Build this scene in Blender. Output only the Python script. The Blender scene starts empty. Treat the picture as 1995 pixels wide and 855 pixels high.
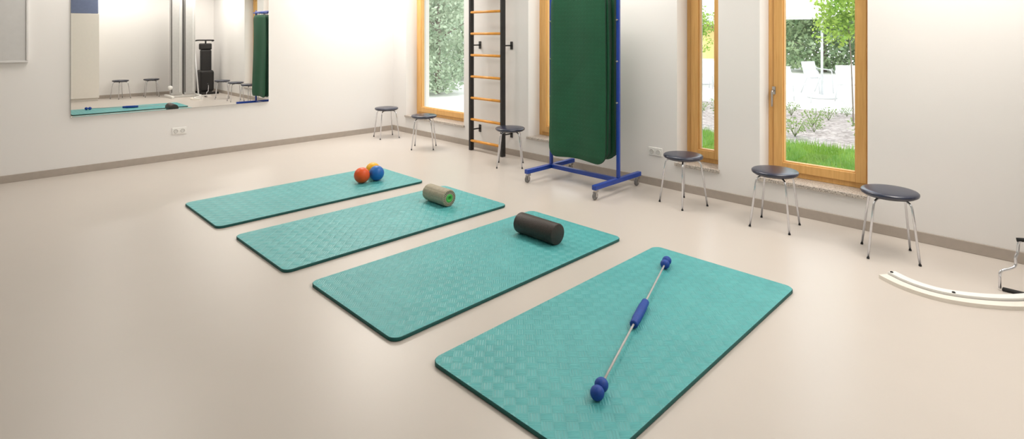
import bpy, bmesh, math, random
from mathutils import Vector, Matrix
random.seed(7)
scene=bpy.context.scene
COL=bpy.context.collection

# ------------------------------------------------------------------ materials
def lin(c):
    def f(v):
        v/=255.0
        return v/12.92 if v<=0.04045 else ((v+0.055)/1.055)**2.4
    return (f(c[0]),f(c[1]),f(c[2]),1)
def newmat(name):
    m=bpy.data.materials.new(name); m.use_nodes=True
    nt=m.node_tree; return m,nt,nt.nodes['Principled BSDF']
def mat(name,col,rough=.5,metal=0,noise=0.0,nscale=20,bump=0,bscale=200,spec=.5,col2=None,coat=0):
    if name in bpy.data.materials: return bpy.data.materials[name]
    m,nt,b=newmat(name)
    b.inputs['Base Color'].default_value=lin(col)
    b.inputs['Roughness'].default_value=rough
    b.inputs['Metallic'].default_value=metal
    b.inputs['Specular IOR Level'].default_value=spec
    b.inputs['Coat Weight'].default_value=coat
    tc=nt.nodes.new('ShaderNodeTexCoord')
    if noise or col2:
        n=nt.nodes.new('ShaderNodeTexNoise'); n.inputs['Scale'].default_value=nscale; n.inputs['Detail'].default_value=4
        r=nt.nodes.new('ShaderNodeValToRGB')
        c=lin(col)
        if col2: c2=lin(col2); r.color_ramp.elements[0].position=.4; r.color_ramp.elements[1].position=.6
        else:
            c2=tuple(min(1,v*(1+noise)) for v in c[:3])+(1,); c=tuple(v*(1-noise) for v in c[:3])+(1,)
            r.color_ramp.elements[0].position=.3; r.color_ramp.elements[1].position=.7
        r.color_ramp.elements[0].color=c; r.color_ramp.elements[1].color=c2
        nt.links.new(tc.outputs['Object'],n.inputs['Vector'])
        nt.links.new(n.outputs['Fac'],r.inputs['Fac']); nt.links.new(r.outputs['Color'],b.inputs['Base Color'])
    if bump:
        n=nt.nodes.new('ShaderNodeTexNoise'); n.inputs['Scale'].default_value=bscale; n.inputs['Detail'].default_value=3
        bp=nt.nodes.new('ShaderNodeBump'); bp.inputs['Strength'].default_value=bump; bp.inputs['Distance'].default_value=.002
        nt.links.new(tc.outputs['Object'],n.inputs['Vector'])
        nt.links.new(n.outputs['Fac'],bp.inputs['Height']); nt.links.new(bp.outputs['Normal'],b.inputs['Normal'])
    return m

M_wall=mat('wall_paint',(235,233,231),.9,bump=.15,bscale=300)
M_ceil=mat('ceiling_paint',(240,238,236),.9,bump=.1)
M_base=mat('baseboard_vinyl',(174,164,154),.5,noise=.04)
M_floor=mat('linoleum',(201,193,185),.33,noise=.018,nscale=1.2,bump=.02,bscale=40,spec=.55)
M_black=mat('black_metal',(30,28,28),.45,noise=.1)
M_rubber=mat('black_rubber',(18,18,18),.6,noise=.1)
M_chrome=mat('chrome',(218,219,224),.14,1,noise=.02)
M_steel=mat('brushed_steel',(190,188,186),.3,1,noise=.03)
M_blue=mat('blue_paint',(12,62,160),.35,noise=.04,coat=.3)
M_white=mat('white_plastic',(238,237,234),.4,noise=.01)
M_grey=mat('grey_panel',(206,205,204),.55,noise=.02)
M_lgrey=mat('light_frame',(220,218,217),.4,noise=.02)
M_seat=mat('navy_leather',(24,33,60),.26,noise=.1,bump=.3,bscale=250,spec=1.0)
M_mirror=mat('mirror_silver',(248,248,246),.0,1)
M_bluefoam=mat('blue_foam',(14,66,156),.55,noise=.1,nscale=60,bump=.3)
M_rod=mat('grey_fibreglass',(186,182,180),.35,noise=.06)
M_black_foam=mat('black_foam',(50,41,36),.5,noise=.25,nscale=90,bump=.9,bscale=160)
M_beige_foam=mat('beige_foam',(166,157,136),.6,noise=.07,nscale=60,bump=.5,bscale=120)
M_green=mat('green_plastic',(80,190,84),.5,noise=.1)
M_orange=mat('orange_rubber',(230,84,20),.38,noise=.03,bump=.2)
M_blueball=mat('blue_rubber',(22,104,184),.38,noise=.03,bump=.2)
M_yellow=mat('yellow_rubber',(242,180,24),.38,noise=.03,bump=.2)
M_rung=mat('orange_wood',(228,158,66),.35,noise=.08,nscale=15)
M_cabinet=mat('cream_laminate',(232,227,219),.5,noise=.01)
M_bluebox=mat('slate_blue',(110,122,154),.5,noise=.05)
M_paving=mat('pale_paving',(218,216,212),.8,noise=.05,nscale=3)
M_bark=mat('bark',(128,116,104),.9,noise=.2,bump=.8,bscale=30)
M_canvas=mat('parasol_canvas',(240,240,238),.8,noise=.02)
M_whitemetal=mat('white_metal',(225,226,228),.4,noise=.02)
M_yellowwall=mat('yellow_render',(232,208,140),.9,noise=.04)
M_roof=mat('roof_tiles',(120,90,80),.8,noise=.1)
M_ivory=mat('ivory',(236,230,220),.4,noise=.01)
M_alu=mat('aluminium_panel',(184,183,181),.45,noise=.03)
M_alud=mat('aluminium_dark',(84,82,80),.45,noise=.03)

def wood():
    m,nt,b=newmat('oak_wood')
    tc=nt.nodes.new('ShaderNodeTexCoord'); mp=nt.nodes.new('ShaderNodeMapping'); mp.inputs['Scale'].default_value=(30,30,1.6)
    n=nt.nodes.new('ShaderNodeTexNoise'); n.inputs['Scale'].default_value=2; n.inputs['Detail'].default_value=6; n.inputs['Distortion'].default_value=.6
    r=nt.nodes.new('ShaderNodeValToRGB'); r.color_ramp.elements[0].position=.3; r.color_ramp.elements[1].position=.7
    r.color_ramp.elements[0].color=lin((215,163,94)); r.color_ramp.elements[1].color=lin((230,182,114))
    L=nt.links.new; L(tc.outputs['Object'],mp.inputs['Vector']);L(mp.outputs[0],n.inputs['Vector']);L(n.outputs['Fac'],r.inputs['Fac']);L(r.outputs['Color'],b.inputs['Base Color'])
    b.inputs['Roughness'].default_value=.42
    return m
M_wood=wood()
def granite():
    m,nt,b=newmat('granite')
    tc=nt.nodes.new('ShaderNodeTexCoord')
    v=nt.nodes.new('ShaderNodeTexVoronoi'); v.inputs['Scale'].default_value=200
    r=nt.nodes.new('ShaderNodeValToRGB')
    r.color_ramp.elements[0].color=lin((126,118,110)); r.color_ramp.elements[1].color=lin((204,195,185)); r.color_ramp.elements[0].position=.2;r.color_ramp.elements[1].position=.6
    L=nt.links.new; L(tc.outputs['Object'],v.inputs['Vector']);L(v.outputs['Color'],r.inputs['Fac']);L(r.outputs['Color'],b.inputs['Base Color'])
    b.inputs['Roughness'].default_value=.3
    return m
M_granite=granite()
def glass():
    m=bpy.data.materials.new('window_glass'); m.use_nodes=True; nt=m.node_tree
    for n in list(nt.nodes):
        if n.type!='OUTPUT_MATERIAL': nt.nodes.remove(n)
    o=[n for n in nt.nodes if n.type=='OUTPUT_MATERIAL'][0]
    t=nt.nodes.new('ShaderNodeBsdfTransparent'); t.inputs[0].default_value=(.97,.98,.98,1)
    g=nt.nodes.new('ShaderNodeBsdfGlossy'); g.inputs['Roughness'].default_value=0.0
    x=nt.nodes.new('ShaderNodeMixShader'); x.inputs[0].default_value=.05
    nt.links.new(t.outputs[0],x.inputs[1]);nt.links.new(g.outputs[0],x.inputs[2]);nt.links.new(x.outputs[0],o.inputs[0])
    return m
M_glass=glass()
def parquet(name,c1,c2,tile=.05,ribs=4,rot=45,axes='XY',rough=.5,strength=.7,dist=.003,block=.6,ribamp=1.0,tint=.9):
    """foam-mat surface: square tiles of raised ribs, alternating direction"""
    m,nt,b=newmat(name); N=nt.nodes.new; L=nt.links.new
    tc=N('ShaderNodeTexCoord'); mp=N('ShaderNodeMapping'); sp=N('ShaderNodeSeparateXYZ')
    if axes=='XY': mp.inputs['Rotation'].default_value=(0,0,math.radians(rot))
    else: mp.inputs['Rotation'].default_value=(math.radians(rot),0,0)
    mp.inputs['Location'].default_value=(5,5,5)
    L(tc.outputs['Object'],mp.inputs['Vector']); L(mp.outputs[0],sp.inputs[0])
    u,v=(sp.outputs[0],sp.outputs[1]) if axes=='XY' else (sp.outputs[1],sp.outputs[2])
    def math_(op,a,bb=None):
        n=N('ShaderNodeMath'); n.operation=op
        for i,q in enumerate((a,bb)):
            if q is None: continue
            if isinstance(q,(int,float)): n.inputs[i].default_value=q
            else: L(q,n.inputs[i])
        return n.outputs[0]
    def par(q): return math_('FLOOR',math_('DIVIDE',q,tile))
    s=math_('ADD',par(u),par(v)); chk=math_('ABSOLUTE',math_('MODULO',s,2.0))
    k=2*math.pi*ribs/tile
    su=math_('SINE',math_('MULTIPLY',u,k)); sv=math_('SINE',math_('MULTIPLY',v,k))
    mx=N('ShaderNodeMix'); L(chk,mx.inputs[0]); L(su,mx.inputs[2]); L(sv,mx.inputs[3])
    k2=math.pi/tile
    pil=math_('POWER',math_('ABSOLUTE',math_('MULTIPLY',math_('SINE',math_('MULTIPLY',u,k2)),math_('SINE',math_('MULTIPLY',v,k2)))),.4)
    hh=math_('ADD',math_('MULTIPLY',mx.outputs[0],.5*ribamp),math_('MULTIPLY',math_('MULTIPLY',pil,math_('ADD',chk,.25)),block*2))
    bp=N('ShaderNodeBump'); bp.inputs['Strength'].default_value=strength; bp.inputs['Distance'].default_value=dist
    L(hh,bp.inputs['Height']); L(bp.outputs['Normal'],b.inputs['Normal'])
    n=N('ShaderNodeTexNoise'); n.inputs['Scale'].default_value=3.5; n.inputs['Detail'].default_value=6; n.inputs['Roughness'].default_value=.7
    L(tc.outputs['Object'],n.inputs['Vector'])
    r=N('ShaderNodeValToRGB'); r.color_ramp.elements[0].position=.3;r.color_ramp.elements[1].position=.7
    r.color_ramp.elements[0].color=lin(c1);r.color_ramp.elements[1].color=lin(c2)
    L(n.outputs['Fac'],r.inputs['Fac'])
    m2=N('ShaderNodeMix'); m2.data_type='RGBA'; m2.blend_type='MULTIPLY'; m2.inputs[0].default_value=1
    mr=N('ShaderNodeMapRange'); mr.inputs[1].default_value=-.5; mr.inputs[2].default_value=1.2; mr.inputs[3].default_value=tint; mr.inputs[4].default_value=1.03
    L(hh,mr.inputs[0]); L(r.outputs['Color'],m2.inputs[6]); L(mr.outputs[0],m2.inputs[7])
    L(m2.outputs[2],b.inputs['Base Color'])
    b.inputs['Roughness'].default_value=rough
    return m
M_teal=parquet('teal_foam',(76,164,166),(88,178,179),tile=.048,rough=.4,strength=.45,tint=.91)
M_teal2=parquet('teal_foam_blocks',(76,164,166),(88,178,179),tile=.06,rough=.4,block=1.1,ribamp=.4,strength=.5,dist=.004,tint=.9)
M_tealside_shade=mat('teal_foam_edge_shade',(6,86,82),.6,noise=.08)  # same foam as the top; shade on the mat sides put into the colour
M_dgreen=parquet('dark_green_foam',(8,80,50),(12,90,58),tile=.03,ribs=3,axes='YZ',rough=.62,strength=.35,block=.3,tint=.9)
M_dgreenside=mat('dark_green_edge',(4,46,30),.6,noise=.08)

def leafmat(name,c1,c2):
    m,nt,b=newmat(name); N=nt.nodes.new; L=nt.links.new
    tc=N('ShaderNodeTexCoord'); n=N('ShaderNodeTexNoise'); n.inputs['Scale'].default_value=2.5; n.inputs['Detail'].default_value=5
    r=N('ShaderNodeValToRGB'); r.color_ramp.elements[0].color=lin(c1);r.color_ramp.elements[1].color=lin(c2)
    r.color_ramp.elements[0].position=.35;r.color_ramp.elements[1].position=.65
    L(tc.outputs['Object'],n.inputs['Vector']);L(n.outputs['Fac'],r.inputs['Fac']);L(r.outputs['Color'],b.inputs['Base Color'])
    b.inputs['Roughness'].default_value=.6
    t=N('ShaderNodeBsdfTranslucent'); L(r.outputs['Color'],t.inputs[0])
    x=N('ShaderNodeMixShader'); x.inputs[0].default_value=.35
    o=[q for q in nt.nodes if q.type=='OUTPUT_MATERIAL'][0]
    L(b.outputs[0],x.inputs[1]);L(t.outputs[0],x.inputs[2]);L(x.outputs[0],o.inputs[0])
    return m
M_leaf=leafmat('leaves',(110,140,100),(172,192,148))
M_leafpale=leafmat('pale_leaves',(138,162,132),(192,206,178))
M_leafbright=leafmat('bright_leaves',(124,166,62),(176,200,92))
M_leafweed=leafmat('weed_leaves',(116,144,84),(164,182,116))
M_grass=leafmat('grass',(118,160,60),(166,196,88))
M_soilgreen=mat('turf',(120,150,74),.9,noise=.2,nscale=8)
def gravel():
    m,nt,b=newmat('gravel'); N=nt.nodes.new; L=nt.links.new
    tc=N('ShaderNodeTexCoord'); v=N('ShaderNodeTexVoronoi'); v.inputs['Scale'].default_value=22
    r=N('ShaderNodeValToRGB'); r.color_ramp.elements[0].color=lin((112,102,98)); r.color_ramp.elements[1].color=lin((190,180,176))
    L(tc.outputs['Object'],v.inputs['Vector']);L(v.outputs['Color'],r.inputs['Fac']);L(r.outputs['Color'],b.inputs['Base Color'])
    b.inputs['Roughness'].default_value=.9
    return m
M_gravel=gravel()

# ------------------------------------------------------------------ mesh helpers
def link(o): COL.objects.link(o); return o
def mesh_obj(name,bm,mats,loc=(0,0,0),smooth=False,parent=None,label=None,rotz=0):
    me=bpy.data.meshes.new(name); bm.normal_update(); bm.to_mesh(me); bm.free()
    for m in (mats if isinstance(mats,(list,tuple)) else [mats]): me.materials.append(m)
    if smooth:
        for p in me.polygons: p.use_smooth=True
    o=bpy.data.objects.new(name,me); link(o); o.location=loc; o.rotation_euler=(0,0,rotz)
    if parent: o.parent=parent
    if label: o['label']=label
    return o
def thing(o,label,cat,group=None,kind=None):
    o['label']=label; o['category']=cat
    if group: o['group']=group
    if kind: o['kind']=kind
    return o
def empty(name,loc,label,cat,group=None,rotz=0):
    o=bpy.data.objects.new(name,None); o.empty_display_size=.1; link(o); o.location=loc; o.rotation_euler=(0,0,rotz)
    thing(o,label,cat,group); return o
def struct(o): o['kind']='structure'; return o
def add_box(bm,lo,hi,mi=0,bevel=0,seg=2):
    b2=bmesh.new(); bmesh.ops.create_cube(b2,size=1)
    for v in b2.verts: v.co=Vector([(lo[i]+hi[i])/2+v.co[i]*(hi[i]-lo[i]) for i in range(3)])
    if bevel: bmesh.ops.bevel(b2,geom=list(b2.edges),offset=bevel,segments=seg,profile=.5,affect='EDGES')
    merge(bm,b2,mi)
def merge(bm,b2,mi=None):
    mp={}
    for v in b2.verts: mp[v]=bm.verts.new(v.co)
    for f in b2.faces:
        try: nf=bm.faces.new([mp[v] for v in f.verts])
        except ValueError: continue
        nf.smooth=f.smooth; nf.material_index=f.material_index if mi is None else mi
    b2.free()
def box(name,lo,hi,m,bevel=0,parent=None,label=None):
    c=((lo[0]+hi[0])/2,(lo[1]+hi[1])/2,lo[2])
    bm=bmesh.new(); add_box(bm,[lo[i]-c[i] for i in range(3)],[hi[i]-c[i] for i in range(3)],0,bevel)
    return mesh_obj(name,bm,m,c,parent=parent,label=label)
def sweep(bm,pts,r,n=10,cap=True,mi=0,sy=1.0):
    pts=[Vector(p) for p in pts]; rings=[]
    T=[]
    for i in range(len(pts)):
        a=pts[max(0,i-1)];b=pts[min(len(pts)-1,i+1)]; T.append((b-a).normalized())
    up=Vector((0,0,1)) if abs(T[0].z)<.9 else Vector((1,0,0))
    nx=T[0].cross(up).normalized()
    for i,p in enumerate(pts):
        nx=(nx-T[i]*nx.dot(T[i])).normalized(); ny=T[i].cross(nx)
        rr=r[i] if isinstance(r,(list,tuple)) else r
        rings.append([bm.verts.new(p+nx*math.cos(2*math.pi*k/n)*rr+ny*math.sin(2*math.pi*k/n)*rr*sy) for k in range(n)])
    for a,b in zip(rings,rings[1:]):
        for k in range(n):
            f=bm.faces.new((a[k],a[(k+1)%n],b[(k+1)%n],b[k])); f.smooth=True; f.material_index=mi
    if cap:
        f=bm.faces.new(rings[0][::-1]); f.material_index=mi
        f=bm.faces.new(rings[-1]); f.material_index=mi
def fillet(pts,rad,n=6):
    pts=[Vector(p) for p in pts]; out=[pts[0]]
    for a,b,c in zip(pts,pts[1:],pts[2:]):
        d1=(a-b);d2=(c-b); R=min(rad,d1.length*.49,d2.length*.49)
        p1=b+d1.normalized()*R;p2=b+d2.normalized()*R
        for i in range(n+1):
            t=i/n; out.append(p1*(1-t)**2+b*2*t*(1-t)+p2*t*t)
    out.append(pts[-1]); return out
def lathe(bm,prof,n=32,mi=0,smooth=True):
    rings=[]
    for r,z in prof:
        if r<1e-6: rings.append([bm.verts.new((0,0,z))])
        else: rings.append([bm.verts.new((r*math.cos(2*math.pi*k/n),r*math.sin(2*math.pi*k/n),z)) for k in range(n)])
    for a,b in zip(rings,rings[1:]):
        for k in range(n):
            if len(a)==1 and len(b)==1: continue
            if len(a)==1: f=bm.faces.new((a[0],b[(k+1)%n],b[k]))
            elif len(b)==1: f=bm.faces.new((a[k],a[(k+1)%n],b[0]))
            else: f=bm.faces.new((a[k],a[(k+1)%n],b[(k+1)%n],b[k]))
            f.smooth=smooth; f.material_index=mi
    bmesh.ops.recalc_face_normals(bm,faces=bm.faces)
def rotb(bm,deg,ax): bmesh.ops.rotate(bm,verts=bm.verts,cent=(0,0,0),matrix=Matrix.Rotation(math.radians(deg),3,ax))
def tube(name,pts,r,m,parent=None,n=10,label=None):
    bm=bmesh.new(); sweep(bm,pts,r,n); bmesh.ops.recalc_face_normals(bm,faces=bm.faces)
    return mesh_obj(name,bm,m,parent=parent,label=label)
def rrect(w,d,r,n=8):
    out=[]
    for cx,cy,a0 in ((w/2-r,d/2-r,0),(-w/2+r,d/2-r,90),(-w/2+r,-d/2+r,180),(w/2-r,-d/2+r,270)):
        for i in range(n+1):
            a=math.radians(a0+90*i/n); out.append((cx+r*math.cos(a),cy+r*math.sin(a)))
    return out
def slab(bm,w,d,t,r,ch=.003,vert=False):
    levels=[(-ch,0),(0,ch),(0,t-ch),(-ch,t)]
    rings=[]
    for off,z in levels:
        ring=[]
        for x,y in rrect(w+2*off,d+2*off,r+off):
            ring.append(bm.verts.new((x,y,z) if not vert else (z,x,y)))
        rings.append(ring)
    n=len(rings[0])
    for i,(a,b) in enumerate(zip(rings,rings[1:])):
        for k in range(n):
            f=bm.faces.new((a[k],a[(k+1)%n],b[(k+1)%n],b[k])); f.material_index=1; f.smooth=True
    bm.faces.new(rings[0][::-1]); bm.faces.new(rings[-1])
    bmesh.ops.recalc_face_normals(bm,faces=bm.faces)

# ------------------------------------------------------------------ room shell
XW=4.977; XO=5.42; YM=7.69; YB=-1.2; XL=-2.6; ZC=3.0; ZT=2.5; SILL=.24
wins=[(5.93,7.33),(3.90,4.70),(2.29,2.705),(1.10,1.915)]
bm=bmesh.new()
edges=[YB-.2]+[v for w in sorted(wins) for v in w]+[YM+.2]
for i in range(0,len(edges),2): add_box(bm,(XW,edges[i],0),(XO,edges[i+1],ZC))
for a,b in wins:
    add_box(bm,(XW,a,0),(XO,b,SILL)); add_box(bm,(XW,a,ZT),(XO,b,ZC))
struct(mesh_obj('wall_east',bm,M_wall))
struct(box('wall_north',(XL,YM,0),(XW,YM+.2,ZC),M_wall))
struct(box('wall_south',(XL,YB-.2,0),(XW,YB,ZC),M_wall))
struct(box('wall_west',(XL-.2,YB-.2,0),(XL,YM+.2,ZC),M_wall))
struct(box('floor',(XL-.2,YB-.2,-.2),(XO,YM+.2,0),M_floor))
struct(box('ceiling',(XL-.2,YB-.2,ZC),(XO,YM+.2,ZC+.2),M_ceil))
bh=.078
struct(box('baseboard_east',(XW-.012,YB,0),(XW,YM,bh),M_base,.003))
struct(box('baseboard_north',(XL,YM-.012,0),(XW-.012,YM,bh),M_base,.003))
struct(box('baseboard_south',(XL,YB,0),(XW-.012,YB+.012,bh),M_base,.003))
struct(box('baseboard_west',(XL,YB+.012,0),(XL+.012,YM-.012,bh),M_base,.003))

XF=5.166
def window(i,a,b,handle=None):
    bm=bmesh.new(); z0,z1=SILL+.03,ZT
    x0,x1=XF,XF+.07
    def ring(xa,xb,a,b,z0,z1,w,bev=.004):
        add_box(bm,(xa,a,z0),(xb,a+w,z1),0,bev); add_box(bm,(xa,b-w,z0),(xb,b,z1),0,bev)
        add_box(bm,(xa,a+w,z0),(xb,b-w,z0+w),0,bev); add_box(bm,(xa,a+w,z1-w),(xb,b-w,z1),0,bev)
    ring(x0+.012,x1+.02,a,b,z0,z1,.06)
    ring(x0-.004,x1,a+.05,b-.05,z0+.045,z1-.05,.075)
    ring(x0+.012,x1-.01,a+.124,b-.124,z0+.119,z1-.124,.01,.002)
    c=Vector((x0,(a+b)/2,z0))
    for v in bm.verts: v.co-=c
    root=struct(mesh_obj('window_%d'%i,bm,M_wood,c))
    def ch(o): o.parent=root; o.location=Vector(o.location)-c; return o
    ch(box('pane',(x0+.035,a+.12,z0+.115),(x0+.041,b-.12,z1-.12),M_glass))
    bm=bmesh.new()
    add_box(bm,(x1,b-.12,z0+.1),(x1+.03,b-.10,z1-.1)); add_box(bm,(x1,a+.10,z0+.1),(x1+.03,a+.12,z1-.1)); add_box(bm,(x1,a+.12,z0+.09),(x1+.03,b-.12,z0+.105))
    ch(mesh_obj('weather_bead',bm,M_grey))
    if handle:
        hy,hz=handle
        bm=bmesh.new()
        add_box(bm,(x0-.016,hy-.015,hz-.035),(x0-.004,hy+.015,hz+.035),0,.004)
        sweep(bm,fillet([(x0-.012,hy,hz),(x0-.055,hy,hz),(x0-.055,hy,hz-.14)],.02),.0085,10)
        ch(mesh_obj('handle',bm,M_steel,smooth=False))
for i,(a,b) in enumerate(wins):
    window(i+1,a,b,{3:(1.86,1.02),2:(2.345,1.03)}.get(i))
    bm=bmesh.new(); add_box(bm,(XW-.001,a,SILL),(XF+.02,b,SILL+.03)); add_box(bm,(XW-.022,a-.015,SILL),(XW-.0005,b+.02,SILL+.03),0,.003)
    struct(mesh_obj('trim_%d'%(i+1),bm,M_granite))

# ------------------------------------------------------------------ mirror, board, sockets
root=empty('wall_mirror',(1.935,YM,.62),'large frameless rectangular mirror mounted on the white wall','mirror')
box('mirror_glass',(-1.057,-.022,0),(1.058,-.004,1.75),M_mirror,parent=root)
for x in (-.9,.9):
    for z in (.2,1.5):
        bm=bmesh.new(); add_box(bm,(x-.03,-.005,z-.03),(x+.03,0,z+.03)); mesh_obj('mounting_clip',bm,M_steel,parent=root)
root=empty('wall_board',(-.05,YM,1.23),'pale grey wall board with a thin aluminium frame','wall board')
box('board_panel',(-.56,-.03,.02),(.56,0,1.2),M_grey,parent=root)
bm=bmesh.new()
add_box(bm,(-.58,-.04,0),(.578,0,.02),0,.003);add_box(bm,(-.58,-.04,1.2),(.578,0,1.22),0,.003)
add_box(bm,(-.58,-.04,.02),(-.56,0,1.2),0,.003);add_box(bm,(.56,-.04,.02),(.578,0,1.2),0,.003)
mesh_obj('board_frame',bm,M_lgrey,parent=root)

def socket(loc,rotz,lab):
    root=empty('wall_socket',loc,lab,'socket',rotz=rotz)
    bm=bmesh.new(); add_box(bm,(-.078,-.009,-.041),(.078,0,.041),0,.004)
    mesh_obj('cover_plate',bm,M_white,parent=root)
    for s in (-1,1):
        bm=bmesh.new(); 
        lathe(bm,[(.0,.004),(.018,.004),(.0195,.0165),(.0225,.0165),(.0235,.012),(.0235,.009)],24); rotb(bm,90,'X')
        o=mesh_obj('socket_insert',bm,mat('socket_white',(200,198,194),.4),(s*.037,0,0),parent=root)
        for q in (-1,1):
            bm=bmesh.new(); add_box(bm,(q*.009-.003,-.006,-.003),(q*.009+.003,-.0035,.003))
            mesh_obj('contact_hole',bm,M_black,parent=o)
socket((1.925,YM,.348),0,'white double wall socket below the mirror')
socket((XW,2.94,.342),math.radians(-90),'white double wall socket on the window wall')

# ------------------------------------------------------------------ exercise mats
matspec=[(1.43,3.395,4.675,5.565),(1.463,3.435,3.495,4.395),(1.505,3.47,2.325,3.24),(1.535,3.50,1.14,2.07)]
for (x0,x1,y0,y1),lab,mm in zip(matspec,('teal ribbed foam exercise mat carrying three small balls','teal ribbed foam exercise mat carrying a beige foam roller','teal ribbed foam exercise mat carrying a black foam roller','teal ribbed foam exercise mat carrying a blue swing bar'),(M_teal2,M_teal2,M_teal,M_teal)):
    bm=bmesh.new(); slab(bm,x1-x0,y1-y0,.02,.055)
    o=mesh_obj('exercise_mat',bm,[mm,M_tealside_shade],((x0+x1)/2,(y0+y1)/2,0))
    thing(o,lab,'exercise mat','teal mats laid out on the floor')

MT=.02
def ball(loc,r,m,lab):
    bm=bmesh.new(); bmesh.ops.create_uvsphere(bm,u_segments=40,v_segments=24,radius=r)
    for v in bm.verts:
        if v.co.z<-r*.985: v.co.z=-r*.985
        if v.co.x>r*.99: v.co.x=r*.97
    o=mesh_obj('exercise_ball',bm,m,(loc[0],loc[1],MT+r*.985),smooth=True)
    thing(o,lab,'ball','small exercise balls on a teal mat')
ball((2.90,5.055),.078,M_orange,'small orange rubber exercise ball touching the blue one')
ball((3.058,5.035),.076,M_blueball,'small blue rubber exercise ball between two others')
ball((3.105,5.187),.076,M_yellow,'small yellow rubber exercise ball touching the blue one')

root=empty('foam_roller',(3.03,3.955,MT+.074),'beige textured foam roller with green hollow core end','foam roller')
R=.073;Lr=.15
bm=bmesh.new(); n=64; rings=[]
K=26
for j in range(K+1):
    y=-Lr+2*Lr*j/K; ring=[]
    for k in range(n):
        a=2*math.pi*k/n
        rr=R-(.0025 if (j%4==0 or (k%8==0)) else 0)-(.004 if j in(0,K) else 0)
        ring.append(bm.verts.new((rr*math.cos(a),y,rr*math.sin(a))))
    rings.append(ring)
for a,b in zip(rings,rings[1:]):
    for k in range(n): bm.faces.new((a[k],a[(k+1)%n],b[(k+1)%n],b[k])).smooth=True
for ring,sgn in ((rings[0],-1),(rings[-1],1)):
    inner=[bm.verts.new((v.co.x*.56,v.co.y,v.co.z*.56)) for v in ring]
    for k in range(n): bm.faces.new((ring[k],ring[(k+1)%n],inner[(k+1)%n],inner[k]))
bmesh.ops.recalc_face_normals(bm,faces=bm.faces)
mesh_obj('foam_sleeve',bm,M_beige_foam,parent=root)
for s in (-1,1):
    bm=bmesh.new()
    lathe(bm,[(.0,-.02),(.016,-.02),(.018,.004),(.030,.004),(.033,.0),(.0415,.0),(.0415,-.012)],40)
    rotb(bm,90*(1 if s<0 else -1),'X')
    mesh_obj('core_cap',bm,M_green,(0,s*(Lr-.001),0),parent=root,label='green plastic core cap')
    bm=bmesh.new()
    for k in range(24):
        b2=bmesh.new(); add_box(b2,(.046,-.0012,-.0022),(.066,.0012,.0022)); rotb(b2,360*k/24,'Y')
        bmesh.ops.translate(b2,verts=b2.verts,vec=(0,s*Lr,0)); merge(bm,b2,0)
    mesh_obj('end_notches',bm,mat('notch_brown',(88,78,62),.8),parent=root)

root=empty('foam_roller',(3.02,2.752,MT+.0745),'smooth black-brown foam roller lying on a teal mat','foam roller')
bm=bmesh.new(); Lb=.188
lathe(bm,[(0,-Lb),(.068,-Lb),(.072,-Lb+.002),(.0745,-Lb+.008),(.0745,Lb-.008),(.072,Lb-.002),(.068,Lb),(0,Lb)],48)
rotb(bm,90,'X')
mesh_obj('foam_body',bm,M_black_foam,parent=root)

A=Vector((1.846,1.358));B=Vector((3.252,1.840)); D=(B-A).normalized(); ang=math.atan2(D.y,D.x); Lf=(B-A).length
root=empty('swing_bar',(A.x,A.y,MT),'flexible grey swing bar with blue foam grip and blue end balls','exercise bar',rotz=ang)
zc=.029
tube('rod',[(0,0,zc),(Lf*.25,0,zc-.002),(Lf*.5,0,zc-.004),(Lf*.75,0,zc-.002),(Lf,0,zc)],.0052,M_rod,root,12)
for x in (0,.0575,Lf-.06,Lf):
    bm=bmesh.new(); bmesh.ops.create_uvsphere(bm,u_segments=28,v_segments=18,radius=.029)
    mesh_obj('end_ball',bm,M_bluefoam,(x,0,.0292),smooth=True,parent=root)
gx0,gx1=.605,.875
bm=bmesh.new(); lathe(bm,[(.006,gx0),(.018,gx0),(.021,gx0+.006),(.021,gx0+.05),(.0235,gx0+.06),(.0235,gx1-.06),(.021,gx1-.05),(.021,gx1-.006),(.018,gx1),(.006,gx1)],24)
rotb(bm,90,'Y')
mesh_obj('grip',bm,M_bluefoam,(0,0,.0245),parent=root)

# ------------------------------------------------------------------ stools
def build_stool():
    bm=bmesh.new()
    lathe(bm,[(0,.418),(.140,.418),(.150,.414),(.160,.414),(.1685,.420),(.1715,.430),(.170,.438),(.163,.4435),(.14,.4475),(.09,.4505),(0,.452)],48)
    parts=[('seat',mesh_obj('seat',bm,M_seat))]
    bm=bmesh.new()
    lathe(bm,[(0,.404),(.135,.404),(.150,.408),(.156,.414),(0,.414)],40)
    parts.append(('seat_rim',mesh_obj('seat_rim',bm,M_black)))
    legs=[]
    for k in range(4):
        a=k*math.pi/2
        c,s=math.cos(a),math.sin(a)
        path=fillet([(.02,.0,.397),(.148,0,.397),(.204,0,.008)],.05,8)
        bm=bmesh.new(); sweep(bm,[(p.x*c,p.x*s,p.z) for p in path],.0075,12); bmesh.ops.recalc_face_normals(bm,faces=bm.faces)
        leg=mesh_obj('leg',bm,M_chrome)
        bm=bmesh.new(); sweep(bm,[(.2035*c,.2035*s,.010),(.205*c,.205*s,0.0)],.009,10); bmesh.ops.recalc_face_normals(bm,faces=bm.faces)
        cap=mesh_obj('foot_cap',bm,M_rubber); cap['label']='black rubber foot cap'
        legs.append((leg,cap))
    return parts,legs
parts,legs=build_stool()
stoolpos=[(4.541,.873,65),(4.588,1.648,49),(4.606,2.443,26),(4.55,4.588,87),(4.453,6.139,1),(4.527,7.179,32),(2.80,-.86,20),(3.44,-.86,50)]
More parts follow.
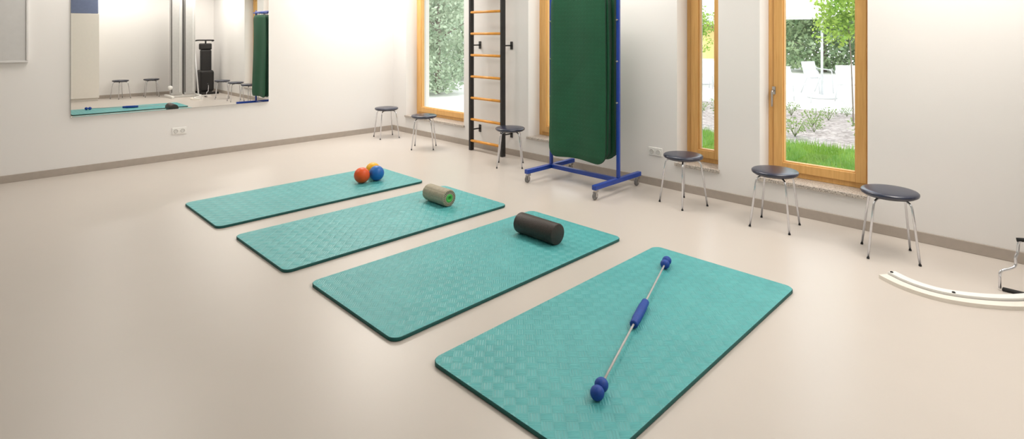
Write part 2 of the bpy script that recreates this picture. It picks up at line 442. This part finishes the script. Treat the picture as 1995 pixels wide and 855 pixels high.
for i,(x,y,a) in enumerate(stoolpos):
    lab='round navy padded stool with four chrome legs beside a window' if i<6 else 'round navy padded stool with chrome legs against the back wall'
    root=empty('stool',(x,y,0),lab,'stool','round padded stools along the walls',rotz=math.radians(a))
    for nm,o in parts:
        q=o if i==0 else o.copy()
        if i: link(q)
        q.parent=root
    for leg,cap in legs:
        q=leg if i==0 else leg.copy(); w=cap if i==0 else cap.copy()
        if i: link(q); link(w)
        q.parent=root; w.parent=q

# ------------------------------------------------------------------ wall bars
wx=4.82; ya,yb=4.99,5.59
root=empty('wall_bars',(wx,(ya+yb)/2,0),'tall wall bars with black steel uprights and orange rungs','wall bars')
hy=(yb-ya)/2
for s in (-1,1):
    bm=bmesh.new(); add_box(bm,(-.03,s*hy-.019,0),(.03,s*hy+.019,2.45),0,.004)
    up=mesh_obj('upright',bm,M_black,parent=root)
    for z in (.27,1.385,2.3):
        bm=bmesh.new(); sweep(bm,[(.03,s*hy,z),(XW-wx-.008,s*hy,z)],.009,10)
        add_box(bm,(XW-wx-.010,s*hy-.02,z-.05),(XW-wx,s*hy+.02,z+.05),0,.002)
        bmesh.ops.recalc_face_normals(bm,faces=bm.faces)
        mesh_obj('wall_bracket',bm,M_black,parent=up)
for k in range(9):
    z=.128+.2815*k
    bm=bmesh.new(); sweep(bm,[(-.012,-hy+.018,z),(-.012,hy-.018,z)],.02,14,sy=.85); bmesh.ops.recalc_face_normals(bm,faces=bm.faces)
    mesh_obj('rung',bm,M_rung,parent=root)

# ------------------------------------------------------------------ mat rack on castors
rx,ry0,ry1=4.52,3.075,3.93
root=empty('mat_rack',(rx,(ry0+ry1)/2,0),'blue steel rolling rack on castors for hanging exercise mats','mat rack')
hy=(ry1-ry0)/2
for s in (-1,1):
    bm=bmesh.new(); add_box(bm,(-.395,s*hy-.022,.092),(.375,s*hy+.022,.136),0,.005)
    foot=mesh_obj('foot_bar',bm,M_blue,parent=root)
    for x in (-.36,.335):
        bm=bmesh.new()
        add_box(bm,(x-.02,s*hy-.018,.068),(x+.02,s*hy+.018,.092),0,.003)
        for q in (-1,1): add_box(bm,(x-.024,s*hy+q*.016-.002,.028),(x,s*hy+q*.016+.002,.072))
        cast=mesh_obj('castor',bm,M_steel,parent=foot)
        bm=bmesh.new(); lathe(bm,[(0,-.011),(.024,-.011),(.032,-.009),(.036,-.005),(.036,.005),(.032,.009),(.024,.011),(0,.011)],24); rotb(bm,90,'X')
        mesh_obj('wheel',bm,mat('castor_grey',(120,118,116),.5),(x-.012,s*hy,.036),parent=cast)
    bm=bmesh.new(); add_box(bm,(-.015,s*hy-.015,.136),(.015,s*hy+.015,2.05),0,.004)
    up=mesh_obj('upright',bm,M_blue,parent=root)
    for z in (.86,1.26,1.66):
        bm=bmesh.new(); sweep(bm,[(-.03,s*hy,z),(-.014,s*hy,z)],.008,10); mesh_obj('pin',bm,M_steel,parent=up)
bm=bmesh.new(); add_box(bm,(-.022,-hy+.022,.092),(.022,hy-.022,.134),0,.005); mesh_obj('cross_bar',bm,M_blue,parent=root)
bm=bmesh.new(); add_box(bm,(-.015,-hy+.015,2.0),(.015,hy-.015,2.03),0,.004); mesh_obj('top_bar',bm,M_blue,parent=root)
for s in (-1,1):
    bm=bmesh.new(); sweep(bm,[(-.14,s*.2,1.99),(.16,s*.2,1.99)],.01,10); mesh_obj('hanging_prong',bm,M_blue,parent=root)
xs=[4.426,4.462,4.494,4.546,4.578,4.608]
for i,x in enumerate(xs):
    h=[1.675,1.645,1.660,1.632,1.652,1.630][i]; dy=[.006,-.008,.002,-.012,-.003,-.010][i]
    bm=bmesh.new(); slab(bm,.705,h,.017,.11,vert=True)
    for j in range(1,24):
        bmesh.ops.bisect_plane(bm,geom=bm.verts[:]+bm.edges[:]+bm.faces[:],plane_co=(0,0,-h/2+h*j/24),plane_no=(0,0,1))
    for j in range(1,16):
        bmesh.ops.bisect_plane(bm,geom=bm.verts[:]+bm.edges[:]+bm.faces[:],plane_co=(0,-.3525+.0440625*j,0),plane_no=(0,1,0))
    for v in bm.verts:
        t=(h/2-v.co.z)/h
        v.co.x+=(i-2.5)*.005*t*t+.006*math.sin(t*5+i*.2)+.010*math.sin(v.co.y*13+t*1.5)*(.4+t*.6)
        v.co.y=v.co.y*(1+.05*(t-.5))+.004*math.sin(t*6+i*1.7)
        v.co.z+=(.012*math.cos(v.co.y*7+i*.9)-.012)*t
    for f in bm.faces: f.smooth=True
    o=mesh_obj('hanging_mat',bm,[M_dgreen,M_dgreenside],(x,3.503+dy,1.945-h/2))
    thing(o,'dark green ribbed foam mat hanging on the blue rack','exercise mat','green mats hanging on the rack')
    for s in (-1,1):
        bm=bmesh.new(); pts=[(.011,s*.2-.02,h/2-.02),(.011,s*.2-.02,h/2+.04),(.011,s*.2,h/2+.058),(.011,s*.2+.02,h/2+.04),(.011,s*.2+.02,h/2-.02)]
        sweep(bm,fillet(pts,.015,4),.003,6); mesh_obj('hanging_loop',bm,M_rubber,parent=o)

# ------------------------------------------------------------------ curved rail trainer
def smooth_poly(p,n=6):
    out=[]
    for i in range(len(p)-1):
        p0=Vector(p[max(0,i-1)]);p1=Vector(p[i]);p2=Vector(p[i+1]);p3=Vector(p[min(len(p)-1,i+2)])
        for k in range(n):
            t=k/n; out.append(.5*((2*p1)+(p2-p0)*t+(2*p0-5*p1+4*p2-p3)*t*t+(-p0+3*p1-3*p2+p3)*t**3))
    out.append(Vector(p[-1])); return out
O=smooth_poly([(4.052,.835),(3.985,.735),(3.945,.62),(3.945,.49),(4.01,.335),(4.13,.18),(4.30,.05),(4.5,-.05)])
def strip(bm,line,o0,o1,z0,z1):
    rings=[]
    for i,p in enumerate(line):
        a=line[max(0,i-1)];b=line[min(len(line)-1,i+1)]; t=(b-a).normalized(); nrm=Vector((-t.y,t.x))
        q0=p+nrm*o0;q1=p+nrm*o1
        rings.append([bm.verts.new((q0.x,q0.y,z0)),bm.verts.new((q1.x,q1.y,z0)),bm.verts.new((q1.x,q1.y,z1)),bm.verts.new((q0.x,q0.y,z1))])
    for a,b in zip(rings,rings[1:]):
        for k in range(4): bm.faces.new((a[k],a[(k+1)%4],b[(k+1)%4],b[k]))
    bm.faces.new(rings[0][::-1]);bm.faces.new(rings[-1])
    bmesh.ops.recalc_face_normals(bm,faces=bm.faces)
root=empty('curved_floor_rail',(0,0,0),'white curved training rail lying on the floor with black bolts','training rail')
bm=bmesh.new(); strip(bm,O,0,.058,0,.022); mesh_obj('outer_rail',bm,M_ivory,parent=root)
bm=bmesh.new(); strip(bm,O,.058,.064,0,.016); mesh_obj('groove',bm,M_black,parent=root)
bm=bmesh.new(); strip(bm,O,.064,.116,0,.036); mesh_obj('inner_rail',bm,M_white,parent=root)
for idx in (1,20,34):
    p=O[idx];t=(O[idx+1]-O[idx-1]).normalized();nn=Vector((-t.y,t.x));q=p+nn*.078
    bm=bmesh.new(); lathe(bm,[(.009,0),(.009,.003),(.006,.006),(0,.006)],16); mesh_obj('bolt',bm,M_rubber,(q.x,q.y,.036),parent=root)
root=empty('pedal_frame',(4.40,.25,0),'bent chrome tube pedal frame with black rubber base','exercise equipment')
bm=bmesh.new(); sweep(bm,fillet([(-.035,.04,.012),(-.035,.04,.115),(.0,-.005,.130),(.025,-.028,.145),(.022,-.026,.20),(.03,-.035,.225),(.03,-.04,.30),(.05,-.16,.32),(.08,-.3,.32)],.025),.0075,12); mesh_obj('chrome_tube',bm,M_chrome,parent=root)
bm=bmesh.new(); add_box(bm,(-.045,-.30,0),(-.012,.03,.018),0,.006); mesh_obj('base_bar',bm,M_rubber,parent=root)
bm=bmesh.new(); sweep(bm,[(.03,-.03,.30),(.045,-.11,.312)],.012,12); mesh_obj('grip',bm,M_rubber,parent=root)

# ------------------------------------------------------------------ things seen in the mirror
root=empty('cable_tower',(3.99,-.22,0),'tall grey-white cable pulley tower with twin panelled columns','exercise machine')
for x0,x1 in ((-.29,-.04),(.0,.25)):
    bm=bmesh.new(); add_box(bm,(x0,-.08,.06),(x1,.06,2.5),0,.012)
    mesh_obj('column',bm,M_alu,parent=root)
    bm=bmesh.new(); add_box(bm,(x0+.008,.058,.12),(x0+.028,.066,2.46)); mesh_obj('guide_strip',bm,M_alud,parent=root)
    bm=bmesh.new(); add_box(bm,(x1-.06,.058,.12),(x1-.05,.066,2.46)); mesh_obj('guide_strip',bm,M_white,parent=root)
bm=bmesh.new(); add_box(bm,(-.04,-.05,.1),(.0,.02,2.45)); mesh_obj('weight_stack',bm,M_alud,parent=root)
bm=bmesh.new()
for x in (-.31,.29): add_box(bm,(x-.03,-.35,0),(x+.03,.33,.06),0,.01)
add_box(bm,(-.28,-.03,.0),(.27,.03,.06),0,.01); mesh_obj('base_frame',bm,M_white,parent=root)
bm=bmesh.new(); sweep(bm,[(.31,.1,.02),(.24,-.02,1.3)],.018,10); mesh_obj('diagonal_strut',bm,M_whitemetal,parent=root)
bm=bmesh.new(); lathe(bm,[(0,-.02),(.05,-.02),(.05,.02),(0,.02)],24); rotb(bm,90,'X'); mesh_obj('pulley',bm,M_white,(-.31,.09,.25),parent=root)
root=empty('exercise_bike',(4.62,-.72,0),'black upright exercise machine with console and handlebar','exercise machine')
bm=bmesh.new(); add_box(bm,(-.17,-.2,.06),(.17,.2,.62),0,.06,4); mesh_obj('housing',bm,M_black,parent=root)
bm=bmesh.new(); add_box(bm,(-.13,.0,.58),(.13,.12,1.15),0,.03); mesh_obj('mast',bm,M_black,parent=root)
bm=bmesh.new(); add_box(bm,(-.15,-.02,1.15),(.15,.08,1.32),0,.03); mesh_obj('console',bm,M_black,parent=root)
bm=bmesh.new(); sweep(bm,fillet([(-.22,-.15,1.38),(-.2,.06,1.4),(.2,.06,1.4),(.22,-.15,1.38)],.06),.018,10); sweep(bm,[(0,.05,1.3),(0,.06,1.4)],.02,8); mesh_obj('handlebar',bm,M_rubber,parent=root)
bm=bmesh.new()
add_box(bm,(-.25,.24,0),(.25,.30,.06),0,.01);add_box(bm,(-.25,-.32,0),(.25,-.26,.06),0,.01);add_box(bm,(-.03,-.3,.03),(.03,.28,.08)); mesh_obj('base_frame',bm,M_black,parent=root)
root=empty('storage_cabinet',(2.0,-.95,0),'tall cream laminate storage cabinet against the wall','cabinet')
bm=bmesh.new(); add_box(bm,(-.4,-.235,.06),(.36,.235,2.03),0,.003); add_box(bm,(-.38,-.21,0),(.34,.2,.06)); mesh_obj('body',bm,M_cabinet,parent=root)
bm=bmesh.new(); add_box(bm,(-.398,.236,.07),(.358,.254,2.02),0,.002); d=mesh_obj('door',bm,M_cabinet,parent=root)
bm=bmesh.new(); sweep(bm,fillet([(-.36,.254,1.0),(-.36,.28,1.0),(-.36,.28,1.14),(-.36,.254,1.14)],.01),.005,8); mesh_obj('handle',bm,M_steel,parent=d)
bm=bmesh.new(); add_box(bm,(-.38,-.22,0),(.35,.22,.45),0,.02); add_box(bm,(-.39,-.23,.40),(.36,.23,.44),0,.01)
o=mesh_obj('storage_box',bm,M_bluebox,(2.0,-.95,2.03)); thing(o,'slate blue storage box on top of the cabinet','storage box')

# ------------------------------------------------------------------ outside
g=box('paved_terrace',(XO,-30,-.4),(60,60,-.065),M_paving); thing(g,'pale paved terrace outside the windows','terrace',kind='stuff')
o=box('lawn_strip',(6.2,-12,-.06),(8.35,6.2,-.0),M_soilgreen); thing(o,'strip of bright green lawn outside the windows','lawn',kind='stuff')
o=box('gravel_bed',(8.35,-14,-.06),(12.3,7.6,.0),M_gravel); thing(o,'grey-brown gravel planting bed beyond the lawn','gravel bed',kind='stuff')
bm=bmesh.new()
for i in range(11000):
    x=random.uniform(6.3,8.3);y=random.uniform(1.2,5.0);h=random.uniform(.04,.13);a=random.uniform(0,6.28);w=.006
    dx,dy=math.cos(a)*w,math.sin(a)*w;lx,ly=random.uniform(-.04,.04),random.uniform(-.04,.04)
    bm.faces.new((bm.verts.new((x-dx,y-dy,0)),bm.verts.new((x+dx,y+dy,0)),bm.verts.new((x+lx,y+ly,h))))
o=mesh_obj('grass_blades',bm,M_grass); thing(o,'bright green grass blades on the lawn strip','grass',kind='stuff')

def leaves(bm,cen,rad,n,size,squash=1):
    for i in range(n):
        while True:
            p=Vector((random.uniform(-1,1),random.uniform(-1,1),random.uniform(-1,1)))
            if p.length<1 and p.length>.35: break
        p=Vector((p.x*rad,p.y*rad,p.z*rad*squash))+Vector(cen)
        if p.z<size*1.4: p.z=size*1.4+random.uniform(0,.4)
        a=Vector((random.gauss(0,1),random.gauss(0,1),random.gauss(0,1))).normalized()
        b=a.cross(Vector((random.gauss(0,1),random.gauss(0,1),random.gauss(0,1)))).normalized()
        s=size*random.uniform(.6,1.3)
        bm.faces.new([bm.verts.new(p+q) for q in (a*s,b*s*.55,-a*s,-b*s*.55)])
def tree_mesh(h,r,n,size,lmat,trunk=.09,base=.3,spread=(.35,.6)):
    tb=bmesh.new(); sweep(tb,[(0,0,0),(.0,.0,h*.1),(.05,.02,h*.4),(0,.08,h*.7),(.05,.05,h*.95)],[trunk,trunk,trunk*.8,trunk*.5,trunk*.15],8)
    for i in range(7):
        a=random.uniform(0,6.28);z=h*random.uniform(base+.05,.75);l=r*random.uniform(.6,.95)
        sweep(tb,[(0.02,.03,z),(math.cos(a)*l*.5,math.sin(a)*l*.5,z+l*.3),(math.cos(a)*l,math.sin(a)*l,z+l*.45)],[trunk*.35,trunk*.22,trunk*.06],6)
    me1=bpy.data.meshes.new('trunk');tb.to_mesh(me1);tb.free();me1.materials.append(M_bark)
    lb=bmesh.new()
    for i in range(9):
        a=random.uniform(0,6.28);q=random.uniform(0,.6)*r
        leaves(lb,(math.cos(a)*q,math.sin(a)*q,h*(base+.1+(.85-base)*i/9)),r*random.uniform(*spread),n//9,size,.8)
    me2=bpy.data.meshes.new('foliage');lb.to_mesh(me2);lb.free();me2.materials.append(lmat)
    return me1,me2
def put_tree(meshes,loc,rot,sc,lab,cat='tree',name='garden_tree',group='garden trees'):
    root=empty(name,loc,lab,cat,group,rotz=rot)
    for nm,me in zip(('trunk','foliage'),meshes):
        o=bpy.data.objects.new(nm,me);link(o);o.parent=root;o.scale=(sc,sc,sc)
T1=tree_mesh(6,2.6,14000,.10,M_leaf,base=.02,spread=(.5,.72))
T2=tree_mesh(5,2.0,11000,.075,M_leafpale,base=.02,spread=(.5,.72))
for i,(x,y,s,k) in enumerate([(27,7.6,1.1,0),(33,12.0,1.3,0),(29,18,1.1,0),(19,16.3,1.0,0),(28,1.3,1.0,0),(35,5.0,1.3,0),(16,-9,1.0,0),(23,-5,1.1,0),(12,-16,1.0,0),
     (9.3,12.2,.8,1),(13.2,16.0,1.0,1),(8.8,16.6,.9,1),(14,22,1.2,0)]):
    put_tree((T1,T2)[k],(x,y,-.06),i*1.3,s,'leafy green garden tree on the far side of the terrace' if k==0 else 'pale-leaved garden tree beside the paved path')
T3=tree_mesh(2.7,.75,2400,.04,M_leafbright,trunk=.012,base=.5)
put_tree(T3,(10.6,2.55,.0),.4,1,'young tree with bright yellow-green leaves in gravel',group='garden saplings')
put_tree(T3,(11.5,5.9,.0),2.4,.85,'young tree with bright yellow-green leaves in gravel',group='garden saplings')
def weed():
    b=bmesh.new(); leaves(b,(0,0,.15),.19,110,.022,.8)
    for i in range(8):
        a=i*.8; sweep(b,[(0,0,.004),(.08*math.cos(a),.08*math.sin(a),.15),(.14*math.cos(a),.14*math.sin(a),.26)],.004,4)
    me=bpy.data.meshes.new('low_plant');b.to_mesh(me);b.free();me.materials.append(M_leafweed);return me
W=weed()
placed=[]
while len(placed)<24:
    y=random.uniform(1.9,6.0);x=random.uniform(8.6,12)
    if any((x-a)**2+(y-b)**2<.55**2 for a,b in placed) or (x-10.6)**2+(y-2.55)**2<.16 or (x-11.5)**2+(y-5.9)**2<.25: continue
    placed.append((x,y)); i=len(placed)
    o=bpy.data.objects.new('low_plant',W);link(o);o.location=(x,y,.0);o.rotation_euler=(0,0,i);s=random.uniform(.6,1.2);o.scale=(s,s,s)
    thing(o,'low green perennial growing in the gravel bed','plant','low plants in the gravel bed')
for x,y in ((15.6,4.45),(17.4,8.6)):
    root=empty('parasol',(x,y,-.06),'large white garden parasol on a slim white pole','parasol','white garden parasols')
    bm=bmesh.new(); sweep(bm,[(0,0,.05),(0,0,2.75)],.03,12); mesh_obj('pole',bm,M_whitemetal,parent=root)
    bm=bmesh.new(); lathe(bm,[(0,2.85),(1.7,2.22),(1.72,2.04),(1.70,2.04),(1.68,2.21),(0,2.82)],8,smooth=False); mesh_obj('canopy',bm,M_canvas,parent=root)
    bm=bmesh.new(); lathe(bm,[(0,.08),(.3,.07),(.34,.0),(0,0)],24); mesh_obj('base',bm,M_whitemetal,parent=root)
def gchair():
    b1=bmesh.new()
    prof=[(-.24,.46),(-.05,.42),(.14,.43),(.20,.50),(.26,.70),(.30,.86)]
    for a,b in zip(prof,prof[1:]):
        b1.faces.new([b1.verts.new(q) for q in ((a[0],-.26,a[1]),(b[0],-.26,b[1]),(b[0],.26,b[1]),(a[0],.26,a[1]))])
    bmesh.ops.remove_doubles(b1,verts=b1.verts,dist=1e-4); bmesh.ops.solidify(b1,geom=b1.faces,thickness=.02)
    m1=bpy.data.meshes.new('seat_shell');b1.to_mesh(m1);b1.free();m1.materials.append(M_whitemetal)
    b2=bmesh.new()
    for s in (-1,1):
        sweep(b2,fillet([(-.27,s*.27,0),(-.22,s*.27,.63),(.22,s*.27,.66),(.28,s*.27,.72)],.08),.014,8)
        sweep(b2,fillet([(.30,s*.27,0),(.12,s*.27,.42),(-.2,s*.27,.45)],.06),.014,8)
    m2=bpy.data.meshes.new('chair_frame');b2.to_mesh(m2);b2.free();m2.materials.append(M_whitemetal)
    return m1,m2
G=gchair()
for x,y,a in ((14.0,4.62,2.6),(14.9,3.60,.6),(16.8,4.9,1.2),(15.6,7.3,2.9),(16.3,8.0,.2)):
    root=empty('garden_chair',(x,y,-.055),'white metal garden armchair on the terrace','chair','white garden chairs',rotz=a)
    for nm,me in zip(('seat_shell','chair_frame'),G):
        o=bpy.data.objects.new(nm,me);link(o);o.parent=root
root=empty('garden_building',(23,12.0,-.06),'pale yellow rendered building beyond the garden','building')
bm=bmesh.new(); add_box(bm,(-1.5,-1.6,0),(1.5,1.5,1.9)); mesh_obj('walls',bm,M_yellowwall,parent=root)
bm=bmesh.new(); add_box(bm,(-1.7,-1.8,1.9),(1.7,1.7,2.05)); mesh_obj('roof',bm,M_roof,parent=root)

# ------------------------------------------------------------------ light
w=bpy.data.worlds.new('sky'); scene.world=w; w.use_nodes=True
bg=w.node_tree.nodes['Background']; bg.inputs[0].default_value=(.92,.96,1,1); bg.inputs[1].default_value=2.6
s=bpy.data.lights.new('sun','SUN'); s.energy=1.2; s.angle=math.radians(20); s.color=(1,.97,.9)
so=bpy.data.objects.new('sun',s); link(so); so.rotation_euler=Vector((.75,.25,-.9)).to_track_quat('-Z','Y').to_euler()
def lamp(x,y,e,size=1.1,col=(1,.94,.87)):
    h=size/2+.03
    hb=box('unseen_ceiling_lamp',(x-h,y-h,ZC-.035),(x+h,y+h,ZC),M_white,.005); thing(hb,'unseen flat square white ceiling lamp','lamp','square ceiling lamps')
    l=bpy.data.lights.new('lamp_light','AREA'); l.shape='SQUARE'; l.size=size; l.energy=e; l.color=col
    o=bpy.data.objects.new('lamp_light',l); link(o); o.location=(x,y,ZC-.04)
for y,e in ((0.4,44),(3.4,40),(6.9,52)): lamp(4.2,y,e)
for y,e in ((0.6,5),(3.6,9),(6.8,24)): lamp(1.2,y,e)
lamp(2.7,-.65,20,.6)  # added fill lamp, out of view, brightens the back wall reflected in the mirror

# ------------------------------------------------------------------ camera
cd=bpy.data.cameras.new('camera'); cam=bpy.data.objects.new('camera',cd); link(cam)
cam.location=(0,0,1.5); cam.rotation_euler=(math.radians(90),0,math.radians(45.05-90))
cd.sensor_width=36; cd.clip_start=.05; cd.clip_end=200
cd.lens=1083.6/1995*36; cd.shift_y=(71-427.5)/1995
scene.camera=cam
scene.view_settings.view_transform='Standard'
scene.view_settings.look='None'
scene.view_settings.exposure=.12
